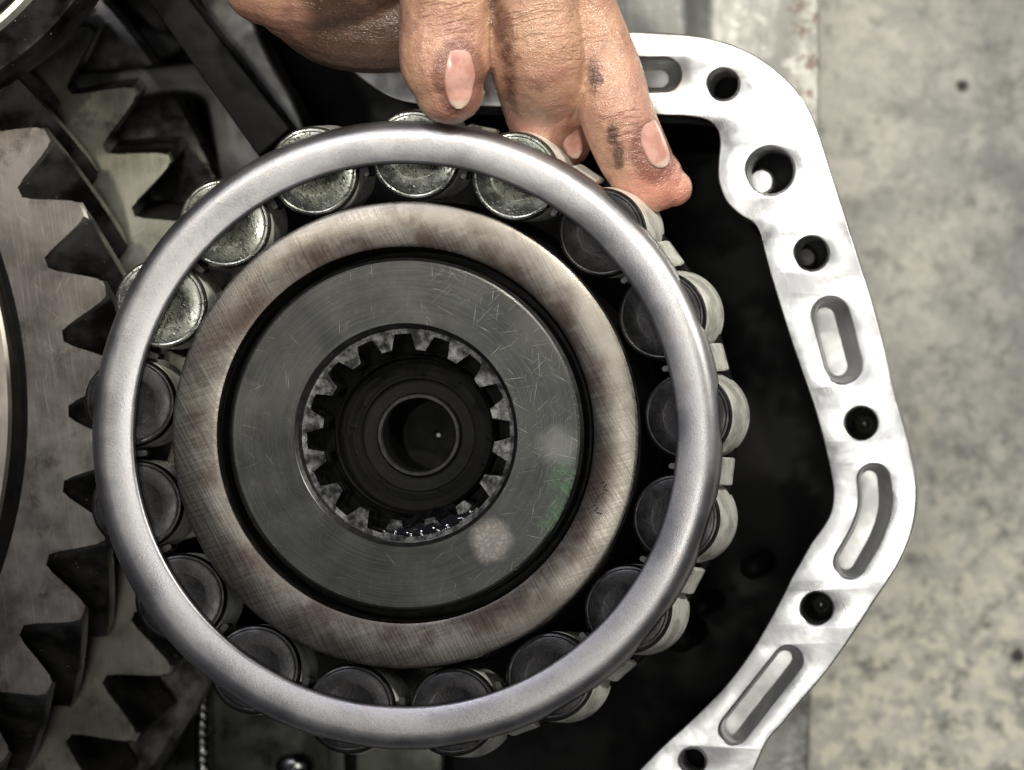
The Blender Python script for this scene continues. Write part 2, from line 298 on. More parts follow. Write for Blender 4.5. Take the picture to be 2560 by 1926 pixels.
# ------------------------------------------------------------------ mesh helpers
def link(name, me, mats, parent=None, loc=None, rot=None):
    o = bpy.data.objects.new(name, me); COL.objects.link(o)
    for m in (mats if isinstance(mats, (list, tuple)) else [mats]):
        if len(me.materials) < (len(mats) if isinstance(mats, (list, tuple)) else 1): me.materials.append(m)
    if parent: o.parent = parent
    if loc is not None: o.location = Vector(loc) * S
    if rot is not None: o.rotation_euler = rot
    return o
def finish(bm, name, angle=35, smooth=True):
    bmesh.ops.remove_doubles(bm, verts=bm.verts, dist=1e-4)
    bmesh.ops.recalc_face_normals(bm, faces=bm.faces)
    me = bpy.data.meshes.new(name)
    for v in bm.verts: v.co *= S
    bm.to_mesh(me); bm.free()
    if smooth:
        me.shade_smooth(); me.set_sharp_from_angle(angle=R(angle))
    return me
def lathe(bm, prof, n=128, closed=True, mi=0, a0=0.0, a1=360.0, mat=None, mis=None):
    full = abs(a1 - a0 - 360) < 1e-6
    cnt = n if full else n + 1
    rings = []
    for i in range(cnt):
        a = R(a0 + (a1 - a0) * i / n); c, s_ = math.cos(a), math.sin(a)
        ring = []
        for (r, z) in prof:
            p = Vector((r * c, r * s_, z)); ring.append(bm.verts.new(mat @ p if mat else p))
        rings.append(ring)
    m = len(prof)
    for i in range(n):
        A, B = rings[i], rings[(i + 1) % cnt]
        for j in range(m if closed else m - 1):
            k = (j + 1) % m
            if prof[j][0] < 1e-6 and prof[k][0] < 1e-6: continue
            if prof[j][0] < 1e-6: f = [A[j], B[k], A[k]]
            elif prof[k][0] < 1e-6: f = [A[j], B[j], A[k]]
            else: f = [A[j], B[j], B[k], A[k]]
            try:
                fa = bm.faces.new(f); fa.material_index = mis[j] if mis else mi
            except ValueError: pass
    if not full and closed:
        bm.faces.new(rings[0]); bm.faces.new(list(reversed(rings[-1])))
def lathe_obj(name, prof, mats, parent, n=128, closed=True, loc=None, mis=None, angle=35):
    bm = bmesh.new(); lathe(bm, prof, n, closed, mis=mis); return link(name, finish(bm, name, angle), mats, parent, loc)
def catmull(pts, sub=6, closed=False):
    out = []; n = len(pts)
    P = lambda i: Vector(pts[i % n]) if closed else Vector(pts[max(0, min(n - 1, i))])
    for i in range(n if closed else n - 1):
        a, b, c, d = P(i - 1), P(i), P(i + 1), P(i + 2)
        for j in range(sub):
            t = j / sub
            out.append(.5 * ((2 * b) + (c - a) * t + (2 * a - 5 * b + 4 * c - d) * t * t + (3 * b - a - 3 * c + d) * t ** 3))
    if not closed: out.append(P(n - 1))
    return out
def capsule(path, r, n=14):     # outline (px) of a slot that follows the path
    L, Rr = [], []
    for i, p in enumerate(path):
        a = path[max(0, i - 1)]; b = path[min(len(path) - 1, i + 1)]
        d = (Vector(b) - Vector(a)).normalized(); nn = Vector((-d.y, d.x))
        L.append(Vector(p) + nn * r); Rr.append(Vector(p) - nn * r)
    def cap(c, d, s0):
        out = []; ang = math.atan2(d.y, d.x)
        for i in range(1, n): t = ang + math.pi / 2 - math.pi * i / n; out.append(Vector(c) + Vector((math.cos(t), math.sin(t))) * r)
        return out
    d1 = (Vector(path[-1]) - Vector(path[-2])).normalized(); d0 = (Vector(path[0]) - Vector(path[1])).normalized()
    return L + cap(path[-1], d1, 1) + list(reversed(Rr)) + cap(path[0], d0, 1)
def circ(c, r, n=32): return [Vector((c[0] + r * math.cos(2 * math.pi * i / n), c[1] + r * math.sin(2 * math.pi * i / n))) for i in range(n)]
def plate(name, loops, ztop, thick, bev, mats, parent=None, angle=40):  # loops in px of the plane z = ztop; the first is the outline, the others holes
    cu = bpy.data.curves.new(name, 'CURVE'); cu.dimensions = '2D'; cu.fill_mode = 'BOTH'
    cu.extrude = thick / 2 - bev; cu.bevel_depth = bev; cu.bevel_resolution = 2; cu.offset = -bev
    for lp in loops:
        spn = cu.splines.new('POLY'); spn.points.add(len(lp) - 1)
        for i, p in enumerate(lp):
            q = W(p[0], p[1], ztop); spn.points[i].co = (q.x, q.y, 0, 1)
        spn.use_cyclic_u = True
    tmp = bpy.data.objects.new('tmp', cu); COL.objects.link(tmp)
    dg = bpy.context.evaluated_depsgraph_get(); dg.update()
    me = bpy.data.meshes.new_from_object(tmp.evaluated_get(dg)); bpy.data.objects.remove(tmp); bpy.data.curves.remove(cu)
    me.materials.clear(); me.name = name
    for v in me.vertices: v.co = Vector((v.co.x, v.co.y, v.co.z + ztop - thick / 2)) * S
    bm = bmesh.new(); bm.from_mesh(me); bmesh.ops.remove_doubles(bm, verts=bm.verts, dist=1e-7); bmesh.ops.recalc_face_normals(bm, faces=bm.faces); bm.to_mesh(me); bm.free()
    me.shade_smooth(); me.set_sharp_from_angle(angle=R(angle))
    return link(name, me, mats, parent)
def thing(name, label, cat, loc=(0, 0, 0), group=None):
    o = bpy.data.objects.new(name, None); COL.objects.link(o); o.location = Vector(loc) * S; o.empty_display_size = .01
    tag(o, label, cat, group); return o
def tag(o, label, cat, group=None):
    o['label'] = label; o['category'] = cat
    if group: o['group'] = group

# ------------------------------------------------------------------ setting
bm = bmesh.new(); bmesh.ops.create_grid(bm, x_segments=2, y_segments=2, size=2500)
for v in bm.verts: v.co.z = -130
fl = link('concrete_floor', finish(bm, 'concrete_floor', smooth=False), M['concrete']); fl['kind'] = 'structure'
sheet_out = [(-3000, -2500), (2046, -2500), (2046, 200), (2040, 700), (2034, 1300), (2024, 1760), (2018, 1926), (2010, 3800), (-3000, 3800)]
sh = plate('metal_sheet', [sheet_out], -92, 6, .8, M['sheet']); sh['kind'] = 'structure'

# ------------------------------------------------------------------ casing
outer = [(1500, 78), (1600, 80), (1700, 85), (1770, 96), (1840, 116), (1905, 150), (1960, 194), (2003, 242), (2032, 300), (2054, 362), (2082, 450), (2118, 560), (2150, 660), (2181, 760), (2213, 880),
         (2236, 985), (2266, 1090), (2286, 1170), (2293, 1240), (2283, 1320), (2254, 1396), (2222, 1450), (2188, 1500), (2150, 1560), (2108, 1622), (2058, 1690), (2000, 1758), (1955, 1812), (1915, 1860),
         (1870, 1960), (1780, 2130), (1600, 2330), (1200, 2450), (600, 2500), (-300, 2500), (-1300, 2350), (-2000, 1900), (-2250, 1100), (-2000, 100), (-1300, -420), (-300, -560), (400, -420), (720, -180), (900, 60), (1060, 95), (1300, 82)]
inner = [(1560, 285), (1640, 289), (1720, 292), (1768, 302), (1792, 325), (1799, 360), (1795, 405), (1796, 455), (1815, 503), (1850, 537), (1882, 556), (1899, 582), (1910, 625), (1926, 685), (1950, 765), (1975, 845),
         (2003, 925), (2030, 1003), (2047, 1060), (2062, 1118), (2076, 1180), (2083, 1232), (2077, 1280), (2056, 1320), (2028, 1358), (2004, 1400), (1980, 1442), (1950, 1502), (1918, 1562), (1882, 1622), (1846, 1674), (1806, 1722),
         (1760, 1770), (1710, 1818), (1655, 1868), (1590, 1935), (1480, 2060), (1300, 2170), (1000, 2240), (500, 2260), (-300, 2240), (-1150, 2100), (-1750, 1750), (-1980, 1100), (-1800, 250), (-1200, -180), (-300, -330), (350, -260), (640, -80), (790, 90), (904, 198), (996, 252), (1100, 266), (1250, 269), (1400, 275)]
outer_s, inner_s = catmull(outer, 5, True), catmull(inner, 5, True)
def shrink(loop, d):            # px inwards
    n = len(loop); out = []
    for i in range(n):
        t = (loop[(i + 2) % n] - loop[i - 2]).normalized(); out.append(loop[i] + Vector((-t.y, t.x)) * d)
    return out
slots = [capsule([(1480, 187), (1570, 187), (1660, 187)], 42), capsule([(2076, 790), (2092, 850), (2108, 912)], 47),
         capsule([Vector(p) for p in catmull([(2184, 1201), (2187, 1268), (2166, 1335), (2126, 1407)], 4)], 40),
         capsule([(1970, 1652), (1900, 1741), (1834, 1826)], 36)]
holes = [((1808, 211), 40), ((1925, 427), 61), ((2029, 634), 43), ((2153, 1059), 41), ((2042, 1522), 40), ((1731, 1904), 34)]
casing = thing('gearbox_casing', 'bright milled aluminium casing flange with bolt holes and slots around the black cavity', 'gearbox casing')
plate('flange', [outer_s, inner_s] + [catmull([tuple(p) for p in s_], 1, True) for s_ in slots] + [circ(c, r) for c, r in holes], -25, 13, .4, M['flange'], casing)
wall_o = shrink(outer_s, 50)
plate('casing_wall', [wall_o, shrink(inner_s, -6)] + [circ(c, r - 3, 24) for c, r in holes], -38.05, 8, .3, M['pocket'], casing)
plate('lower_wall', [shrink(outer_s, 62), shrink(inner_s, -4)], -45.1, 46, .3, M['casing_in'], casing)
# black skin of the cavity, a sleeve just inside the flange
bm = bmesh.new(); prev = None; first = None
for p in shrink(inner_s, -9):
    q = W(p.x, p.y, -25); a = bm.verts.new((q.x, q.y, -31.2)); b = bm.verts.new((q.x * .99, q.y * .99, -86)); c = bm.verts.new((q.x * .97, q.y * .97, -91))
    if prev:
        for i in (0, 1): bm.faces.new([prev[i], (a, b, c)[i], (a, b, c)[i + 1], prev[i + 1]])
    else: first = (a, b, c)
    prev = (a, b, c)
for i in (0, 1): bm.faces.new([prev[i], first[i], first[i + 1], prev[i + 1]])
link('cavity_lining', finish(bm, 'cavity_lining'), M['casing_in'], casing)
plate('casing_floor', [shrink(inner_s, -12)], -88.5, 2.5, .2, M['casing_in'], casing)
# blind slots: drafted pockets, their floors cast off-centre
for path, r in (([(1480, 187), (1525, 187), (1570, 187), (1615, 187), (1662, 187)], 42.5), ([(2076, 790), (2084, 820), (2092, 850), (2100, 881), (2108, 912)], 47.5),
                ([tuple(p) for p in catmull([(2184, 1201), (2187, 1268), (2166, 1335), (2126, 1407)], 4)], 40.5), ([(1970, 1652), (1935, 1697), (1900, 1741), (1867, 1783), (1834, 1826)], 36.5)):
    A = capsule([Vector(p) for p in path], r + 1.5); d = Vector(path[-1]) - Vector(path[0]); off = Vector((-d.y, d.x)).normalized() * r * .30
    if off.x > 0: off = -off
    if abs(d.y) < 1: off = Vector((-12, 11))
    B = capsule([Vector(p) + off * 1.0 for p in path], r * .62); C_ = capsule([Vector(p) + off for p in path], r * .50)
    bm = bmesh.new(); rg = []
    for lp, z in ((A, -29.5), (A, -30.4), (B, -36.6), (C_, -37.3)): rg.append([bm.verts.new(W(p.x, p.y, z)) for p in lp])
    for a, b in zip(rg, rg[1:]):
        for q in range(len(a)): bm.faces.new([a[q], a[(q + 1) % len(a)], b[(q + 1) % len(a)], b[q]])
    bm.faces.new(rg[-1]); link('slot_pocket', finish(bm, 'slot_pocket', 30), M['pocket'], casing)
# drilled hole bottoms, bolts' pins
for (c, r, dep, kind) in (((1925, 427), 61, 0, 'pin'), ((2029, 634), 43, 0, 'pin'), ((2153, 1059), 41, 1, 'cone'), ((2042, 1522), 40, 1, 'cone')):
    if kind == 'pin':
        off = (-22, 27) if r > 50 else (-15, 10); rr = 2.75 if r > 50 else 2.25
        q = W(c[0] + off[0], c[1] + off[1], -39)
        lathe_obj('dowel_pin', [(0, -39), (rr - .5, -39), (rr, -39.5), (rr, -45)], M['flange'] if r > 50 else M['cast'], casing, 28, False, loc=(q.x, q.y, 0))
    else:
        q = W(c[0], c[1], -25); rr = r * .0819
        lathe_obj('drilled_bottom', [(0, -38.5), (rr * .25, -38.2), (rr * .96, -35.0), (rr * .98, -34.2), (rr * .99, -40), (0, -40.4)], M['cast_dark'], casing, 28, False, loc=(q.x, q.y, 0))
for pts, z, th, mt, nm in (
    ([(475, -60), (575, -60), (636, 60), (690, 170), (735, 250), (765, 330), (722, 345), (600, 165), (520, 60)], -44, 9, 'cast', 'web_rib'),
    ([(120, 190), (285, 172), (420, 158), (500, 150), (548, 168), (610, 250), (670, 330), (672, 400), (610, 455), (556, 462), (540, 420), (526, 340), (512, 268), (485, 242), (430, 236), (360, 244), (290, 268), (150, 300)], -58, 9, 'cast', 'web_rib'),
    ([(240, 60), (330, 60), (440, 88), (455, 120), (405, 150), (350, 140), (300, 100)], -72, 6, 'black', 'web_rib')):
    plate(nm, [catmull(pts, 4, True)], z, th, 1.2, M[mt], casing)
for (px, py, z, r) in ((1752, 1520, -60, 2.2), (1700, 1600, -62, 3.0), (1880, 1420, -58, 2.6)):
    q = W(px, py, z); lathe_obj('cast_boss', [(0, z + .6), (r * .5, z + .3), (r, z - .8), (r * 1.1, z - 26)], M['black'], casing, 28, False, loc=(q.x, q.y, 0), angle=70)
bar = plate('lock_bar', [[(225, -200), (318, -200), (724, 322), (646, 392)]], -32, 9, .5, M['black'])
tag(bar, 'flat blackened steel bar crossing the top of the casing diagonally above the grey web', 'bar')

# lower left: dark housing with a beaded edge under the bearing
hous = thing('oil_housing', 'dark oily greenish housing below the bearing with a bright beaded ridge', 'housing')
plate('housing_plate', [[(300, 1560), (1050, 1560), (1120, 1700), (1110, 2250), (-100, 2250), (-100, 1800)]], -78, 8, 1.5, M['cast_dark'], hous)
bm = bmesh.new()
for i in range(13):
    q = W(508 + random.uniform(-2, 2), 1745 + i * 22, -74); r = random.uniform(1.6, 2.1)
    bmesh.ops.create_uvsphere(bm, u_segments=16, v_segments=10, radius=r, matrix=Matrix.Translation(q) @ Matrix.Diagonal((.8, 1.15, .8, 1)))
q0, q1 = W(508, 1735, -75.5), W(508, 2060, -75.5)
bmesh.ops.create_cone(bm, segments=16, radius1=1.75, radius2=1.75, depth=(q0 - q1).length, cap_ends=True, matrix=Matrix.Translation((q0 + q1) / 2) @ Matrix.Rotation(R(90), 4, 'X'))
link('beaded_ridge', finish(bm, 'beaded_ridge', 60), M['spline'], hous)
bm = bmesh.new()
for (px, py, r, zz) in ((735, 1915, 3.2, -75.4), (960, 1990, 3.0, -76)):
    bmesh.ops.create_uvsphere(bm, u_segments=24, v_segments=14, radius=r, matrix=Matrix.Translation(W(px, py, zz)) @ Matrix.Diagonal((1.3, .9, .7, 1)))
link('cast_boss', finish(bm, 'cast_boss', 60), M['spline'], hous)
plate('upright_rib', [[(815, 1780), (862, 1780), (866, 2100), (822, 2100)]], -66, 9, .8, M['cast'], hous)

# ------------------------------------------------------------------ gears
GX, GY = -183.0, 4.5
def make_gear(nm, label, zt, th, rt, rr, nteeth, phase, twist, tipw, gaproot, mface, parts_extra=None):
    root = thing(nm, label, 'gear', (GX, GY, 0))
    pitch = 2 * math.pi / nteeth
    groot = gaproot / rr                        # angular width of the gap at the root
    bm = bmesh.new()
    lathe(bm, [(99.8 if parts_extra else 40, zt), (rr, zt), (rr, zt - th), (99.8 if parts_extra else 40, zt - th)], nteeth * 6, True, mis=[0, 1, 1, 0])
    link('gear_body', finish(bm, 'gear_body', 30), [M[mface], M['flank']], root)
    ns = 10
    half_root = (pitch - groot) / 2; half_tip = tipw / 2 / rt
    for t in range(nteeth):
        ca = R(phase) + pitch * t
        if math.cos(ca) < -0.25: continue       # teeth of the far side, wholly outside the frame
        prof = []                               # half profile from root to tip: fillet then slightly convex flank
        for u in (0, .06, .14, .3, .5, .7, .85, .94, 1.0):
            r = rr + (rt - rr) * u
            if u < .14: h = half_root * (1 - (u / .14) * .02) + (groot * .10 * (1 - u / .14) ** 2)
            else: h = half_root + (half_tip - half_root) * ((u - .0) ** 1.12)
            if u > .93: r -= 0 ; 
            prof.append((r - .02, h))
        out = [(r, -h) for r, h in prof] + [(rt + .05, 0)] + [(r, h) for r, h in reversed(prof)]
        bm = bmesh.new(); rings = []
        bev = .65
        for k in range(ns + 2):
            if k == 0: z, sc, f = zt + .003, bev, 0
            elif k == 1: z, sc, f = zt - bev * .8, 0, .02
            else: f = (k - 1) / ns; z, sc = zt - th * f, 0
            ring = []
            for r, a in out:
                rin = (r - rr) / (rt - rr)
                aa = ca + a * (1 - (sc * .5 * min(1, rin * 4)) / max(.5, abs(a) * r)) + R(twist) * f * 1.0
                r2 = r - sc * (.9 if rin > .9 else 0)
                ring.append(bm.verts.new((r2 * math.cos(aa), r2 * math.sin(aa), z)))
            rings.append(ring)
        m = len(out)
        fc = bm.faces.new(rings[0]); fc.material_index = 0
        bm.faces.new(list(reversed(rings[-1]))).material_index = 0
        for k in range(len(rings) - 1):
            for j in range(m):
                fcc = bm.faces.new([rings[k][j], rings[k][(j + 1) % m], rings[k + 1][(j + 1) % m], rings[k + 1][j]]); fcc.material_index = 0 if k == 0 else 1
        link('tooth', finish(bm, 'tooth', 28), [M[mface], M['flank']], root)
    return root
g1 = make_gear('helical_gear', 'large worn steel helical gear left of the bearing with coarse pointed teeth, nearest the camera', -26, 20, 119.0, 108.1, 44, 4.3, -10.5, 3.6, 2.9, 'gear', True)
lathe_obj('hub_ring', [(50, -25.2), (96.0, -25.2), (96.6, -25.8), (96.6, -34), (50, -34)], M['hubring'], g1, 220)
lathe_obj('groove', [(96.5, -31), (99.9, -31), (99.9, -34.5), (96.5, -34.5)], M['black'], g1, 220)
g2 = make_gear('backing_gear', 'second steel gear just behind the coarse one, slightly larger with thin pale pointed teeth', -48, 16, 134.0, 121.8, 52, 24.2, 2.5, 2.3, 2.6, 'gear2')
dk = lathe_obj('backing_disc', [(40, -67), (136, -67), (137.4, -68.2), (137.4, -72), (40, -72)], M['flank'], None, 220)
dk.location = (GX * S, GY * S, 0); tag(dk, 'thin dark oily disc below both gears, its rim showing at the lower left', 'disc')
# collar at the upper left corner
q = W(-425, -445, -2)
col_o = thing('shaft_collar', 'polished steel collar with a rounded bright rim at the upper left corner', 'collar', (q.x, q.y, 0))
rc = 49.5
lathe_obj('collar_face', [(20, -1), (rc - 1.5, -1), (rc - .4, -1.6), (rc - .2, -4), (20, -4)], M['cast'], col_o, 160)
lathe_obj('collar_rim', [(rc - .1, -3.6), (rc + .9, -2.0), (rc + 2.0, -2.2), (rc + 2.8, -3.4), (rc + 5.2, -8), (rc + 7.0, -9), (rc + 7.6, -10.5), (rc + 7.6, -18), (rc - .1, -18)], [M['polish'], M['flank']], col_o, 160, mis=[0, 0, 0, 1, 1, 1, 1, 1, 1])

# ------------------------------------------------------------------ bearing
brg = thing('roller_bearing', 'large tapered roller bearing with satin cage ring around seventeen dark rollers', 'bearing')
lathe_obj('inner_ring', [(36.3, -2.2), (36.9, -1.2), (37.6, -1.0), (44.9, -1.0), (45.5, -1.25), (45.75, -1.9), (45.75, -3.4), (45.2, -4.2), (47.6, -24), (36.3, -24)], [M['brown'], M['black']], brg, 256,
          mis=[0, 0, 0, 0, 0, 0, 1, 1, 1, 1])
cage = lathe_obj('cage', [(53.1, -2.1), (53.0, -1.0), (53.2, -.70), (53.7, -.52), (55.6, -.16), (58.0, 0), (59.4, -.16), (60.3, -.6), (61.1, -1.35), (61.65, -2.4), (61.8, -4.4), (60.8, -4.4), (60.6, -3.2), (59.4, -2.4), (57.4, -1.9), (55, -2.1)], M['cage'], brg, 256, angle=50)
NR = 17; pit = 360 / NR; A0 = 88.6
tilt = math.atan2(1.75, 15.0)
bm = bmesh.new()
lathe(bm, [(0, -.10), (4.4, -.10), (4.7, -.04), (5.0, -.01), (7.4, -.0), (7.75, -.10), (8.0, -.02), (8.35, -.10), (8.62, -.40), (8.78, -.9), (8.84, -1.4)], 64, False)
me_face = finish(bm, 'roller_face', 25)
bm = bmesh.new(); lathe(bm, [(8.84, -1.4), (9.2, -15.6), (8.8, -16.0), (0, -16.0)], 64, False); me_side = finish(bm, 'roller_side', 40)
me_roll = {}
for wet in (0, 1):
    bm = bmesh.new()
    lathe(bm, [(0, -.10), (4.4, -.10), (4.7, -.04), (5.0, -.01), (7.4, -.0), (7.75, -.10), (8.0, -.02), (8.35, -.10), (8.62, -.40), (8.78, -.9), (8.84, -1.4), (9.2, -15.6), (8.8, -16.0), (0, -16.0)], 64, False, mis=[0] * 9 + [0, 1, 1, 1, 1])
    me_roll[wet] = finish(bm, 'roller', 25)
    for m_ in ((M['roller_wet'] if wet else M['roller']), M['race']): me_roll[wet].materials.append(m_)
def bar_mesh():
    bm = bmesh.new()
    def prism(rows):            # rows of 4 points (r, y, z): inner-left, inner-right, outer-right, outer-left
        vs = [[bm.verts.new((r, y, z)) for (r, y, z) in row] for row in rows]
        bm.faces.new(vs[0]); bm.faces.new(list(reversed(vs[-1])))
        for a, b in zip(vs, vs[1:]):
            for i in range(4): bm.faces.new([a[i], a[(i + 1) % 4], b[(i + 1) % 4], b[i]])
    h = 2.75
    prism([[(59.9, -h, -4.4), (59.9, h, -4.4), (61.15, h, -4.4), (61.15, -h, -4.4)], [(61.6, -h, -12), (61.6, h, -12), (62.9, h, -12), (62.9, -h, -12)], [(62.0, -h, -15), (62.0, h, -15), (63.2, h, -15), (63.2, -h, -15)]])
    prism([[(51.5, -.5, -3.6), (51.5, .5, -3.6), (53.8, .65, -3.6), (53.8, -.65, -3.6)], [(52, -.5, -9), (52, .5, -9), (55, .7, -9), (55, -.7, -9)]])
    prism([[(51.9, -.6, -6.4), (51.9, .6, -6.4), (53.6, .8, -6.4), (53.6, -.8, -6.4)], [(55, -1, -15), (55, 1, -15), (60, 1, -15), (60, -1, -15)]])
    bmesh.ops.bevel(bm, geom=bm.edges[:], offset=.18, segments=2, affect='EDGES')
    return finish(bm, 'cage_bar', 35)
me_bar = bar_mesh(); me_bar.materials.append(M['race']); me_bar.materials.append(M['cast'])
for p in me_bar.polygons:
    if math.hypot(p.center.x, p.center.y) < .0588: p.material_index = 1
for i in range(NR):
    a = R(A0 - pit * i)
    rad = Vector((math.cos(a), math.sin(a), 0))
    wet = 1 if i in (0, 1, NR - 1, NR - 2, NR - 3) else 0
    o = bpy.data.objects.new('roller', me_roll[wet]); COL.objects.link(o); o.parent = brg
    o.location = (rad * 54.9 + Vector((0, 0, -3.0))) * S
    o.rotation_euler = (Matrix.Rotation(a, 3, 'Z') @ Matrix.Rotation(-tilt, 3, 'Y') @ Matrix.Rotation(random.uniform(0, 6), 3, 'Z')).to_euler()
    if wet: o['label'] = 'roller end glistening with pale oil'
    b = bpy.data.objects.new('cage_bar', me_bar); COL.objects.link(b); b.parent = cage
    b.rotation_euler = (0, 0, a + R(pit / 2))
br = lathe_obj('base_ring', [(58.5, -16.4), (62.8, -16.4), (63.1, -17), (63.1, -19), (58.5, -19)], M['black'], cage, 200)
# engraved marks on the inner ring (worn past reading)
bm = bmesh.new()
q = W(1493, 1245, -1)
for i in range(9):
    t = i / 8; c = Vector((q.x + 1.0 - 1.2 * t + .9 * math.sin(t * 7), q.y + 3 - 6 * t, -.965)); an = R(20 + 35 * math.sin(i * 2.1)); L = .55
    d = Vector((math.cos(an), math.sin(an), 0)) * L; nn = Vector((-d.y, d.x, 0)).normalized() * .13
    bmesh.ops.contextual_create(bm, geom=[bm.verts.new(c + d + nn), bm.verts.new(c - d + nn), bm.verts.new(c - d - nn), bm.verts.new(c + d - nn)])
link('engraved_mark', finish(bm, 'engraved_mark', smooth=False), M['rim'], brg)

# ------------------------------------------------------------------ splined hub in the middle
hub = thing('splined_hub', 'scratched dark steel hub with oily splined bore and green smear, inside the bearing', 'hub')
lathe_obj('hub_face', [(20.9, -3.6), (21.1, -1.9), (21.75, -1.5), (21.9, -1.38), (33.7, -1.3), (34.1, -1.45), (34.75, -2.1), (34.8, -14), (20.9, -14)], [M['hub'], M['rim']], hub, 256, mis=[1, 1, 0, 0, 0, 1, 1, 1, 1], angle=20)
lathe_obj('snap_ring_groove', [(34.7, -9), (36.35, -9), (36.35, -11), (34.7, -11)], M['black'], hub, 200)
NT = 16; tp = 2 * math.pi / NT
lathe_obj('spline_seat', [(19.95, -3.78), (20.95, -3.72), (20.95, -13), (19.95, -13)], M['spline'], hub, 160)
for i in range(NT):
    ca = R(93.2) + tp * (i + .5)
    bm = bmesh.new(); rings = []
    pr_ = [(20.22, 2.52), (19.6, 2.35), (18.4, 1.75), (17.2, 1.22), (16.75, 1.05)]
    ol = [(r, -h / r) for r, h in pr_] + [(r, h / r) for r, h in reversed(pr_)]
    for z, sc in ((-3.7, .94), (-3.95, 1), (-12, 1)):
        rings.append([bm.verts.new(((r + (1 - sc) * 2) * math.cos(ca + a * sc), (r + (1 - sc) * 2) * math.sin(ca + a * sc), z)) for r, a in ol])
    bm.faces.new(rings[0]); bm.faces.new(list(reversed(rings[-1])))
    for k in range(2):
        for j in range(len(ol)): bm.faces.new([rings[k][j], rings[k][(j + 1) % len(ol)], rings[k + 1][(j + 1) % len(ol)], rings[k + 1][j]])
    link('spline_tooth', finish(bm, 'spline_tooth', 30), M['spline'], hub)
lathe_obj('bore_wall', [(20.2, -12.9), (16.2, -12.8), (16.0, -9.2), (15.6, -8.7), (15.3, -9.0), (15.2, -12.95), (15.0, -14)], M['bore'], hub, 128, False)
lathe_obj('shaft_end', [(11.4, -12.3), (15.2, -12.2), (15.2, -13.6), (11.2, -13.6), (11.2, -12.5)], M['bore'], hub, 128)
lathe_obj('bore_step', [(11.25, -13.4), (8.5, -13.5), (8.5, -14.5), (11.25, -14.5)], M['black'], hub, 128)
lathe_obj('bore_rim', [(8.45, -12.9), (8.1, -12.5), (7.5, -12.5), (7.2, -12.9), (7.2, -30), (8.45, -30)], [M['rim'], M['black']], hub, 128, mis=[0, 0, 0, 1, 1, 1])
lathe_obj('bore_bottom', [(0, -30), (.7, -29.8), (.9, -30.2), (7.25, -30.2)], M['black'], hub, 64, False)
bm = bmesh.new(); bmesh.ops.create_uvsphere(bm, u_segments=16, v_segments=10, radius=.55, matrix=Matrix.Translation((.2, 0, -30)))
link('centre_dimple', finish(bm, 'centre_dimple'), M['race'], hub)
lathe_obj('hub_sleeve', [(34.6, -14), (36.2, -24), (36.2, -85), (30, -85), (30, -14)], M['black'], hub, 128)
# oil puddle clinging to the lower right of the bore
bm = bmesh.new(); rows = []
NA, NB = 48, 12
for i in range(NA + 1):
    t = i / NA; an = R(-108 + 66 * t); wdt = math.sin(math.pi * t) ** .6 * 4.6
    row = []
    for j in range(NB + 1):
        u = j / NB; r = 19.9 - (1 - math.sin(math.pi * t) ** .5) * .8 - wdt * u + .35 * math.sin(i * .7) * u
        z = -3.3 - 4.2 * u ** 1.5 + .55 * math.sin(u * math.pi) + .35 * math.sin(i * .55 + u * 4)
        row.append(bm.verts.new((r * math.cos(an), r * math.sin(an), z)))
    rows.append(row)
for a, b in zip(rows, rows[1:]):
    for j in range(NB): bm.faces.new([a[j], b[j], b[j + 1], a[j + 1]])
link('oil_puddle', finish(bm, 'oil_puddle', 80), M['oil'], None)
pud = bpy.data.objects['oil_puddle']; tag(pud, 'glossy black oil pooled against the lower right spline teeth of the bore', 'oil')

# ------------------------------------------------------------------ hand
def tube(bm, pts, sub=6, n=20, flat=1.0):
    """pts: (px, py, z, r) -> a closed swept body with rounded ends"""
    P = [(*W(p[0], p[1], p[2]), p[3]) for p in pts]
    Q = catmull(P, sub)
    C = [Vector(q[:3]) for q in Q]; Rd = [q[3] for q in Q]
    d0 = (C[1] - C[0]).normalized(); d1 = (C[-1] - C[-2]).normalized()
    seq = []
    for k in range(6, 0, -1):
        t = k / 6 * .985; seq.append((C[0] - d0 * Rd[0] * t, Rd[0] * math.sqrt(1 - t * t)))
    seq += list(zip(C, Rd))
    for k in range(1, 7):
        t = k / 6 * .985; seq.append((C[-1] + d1 * Rd[-1] * t, Rd[-1] * math.sqrt(1 - t * t)))
    rings = []
    for i, (c, r) in enumerate(seq):
        a = seq[max(0, i - 1)][0]; b = seq[min(len(seq) - 1, i + 1)][0]; d = (b - a).normalized()
        x = d.cross(Vector((0, 0, 1))).normalized(); y = x.cross(d).normalized()
        rings.append([bm.verts.new(c + (x * math.cos(2 * math.pi * j / n) + y * math.sin(2 * math.pi * j / n) * flat) * r) for j in range(n)])
    for A, B in zip(rings, rings[1:]):
        for j in range(n): bm.faces.new([A[j], A[(j + 1) % n], B[(j + 1) % n], B[j]])
    bm.faces.new(rings[0]); bm.faces.new(list(reversed(rings[-1])))
bm = bmesh.new()
tube(bm, [(1150, -430, 16, 11), (1140, -270, 10, 9.4), (1130, -140, 5, 9.6), (1122, -20, 4, 9.3), (1116, 70, 3, 9.1), (1113, 140, 3.2, 8.9), (1115, 188, 3, 8.3), (1122, 226, 2.4, 6.7)], flat=.92)       # index finger
tube(bm, [(1330, -420, 14, 11), (1325, -260, 8, 9.5), (1335, -110, 3, 9.0), (1336, 10, 2, 8.4), (1340, 110, 0, 9.0), (1345, 180, -3.5, 9.1), (1355, 250, -10, 8.2), (1372, 310, -14, 7.7), (1400, 352, -17, 6.4)], flat=.92)  # middle finger
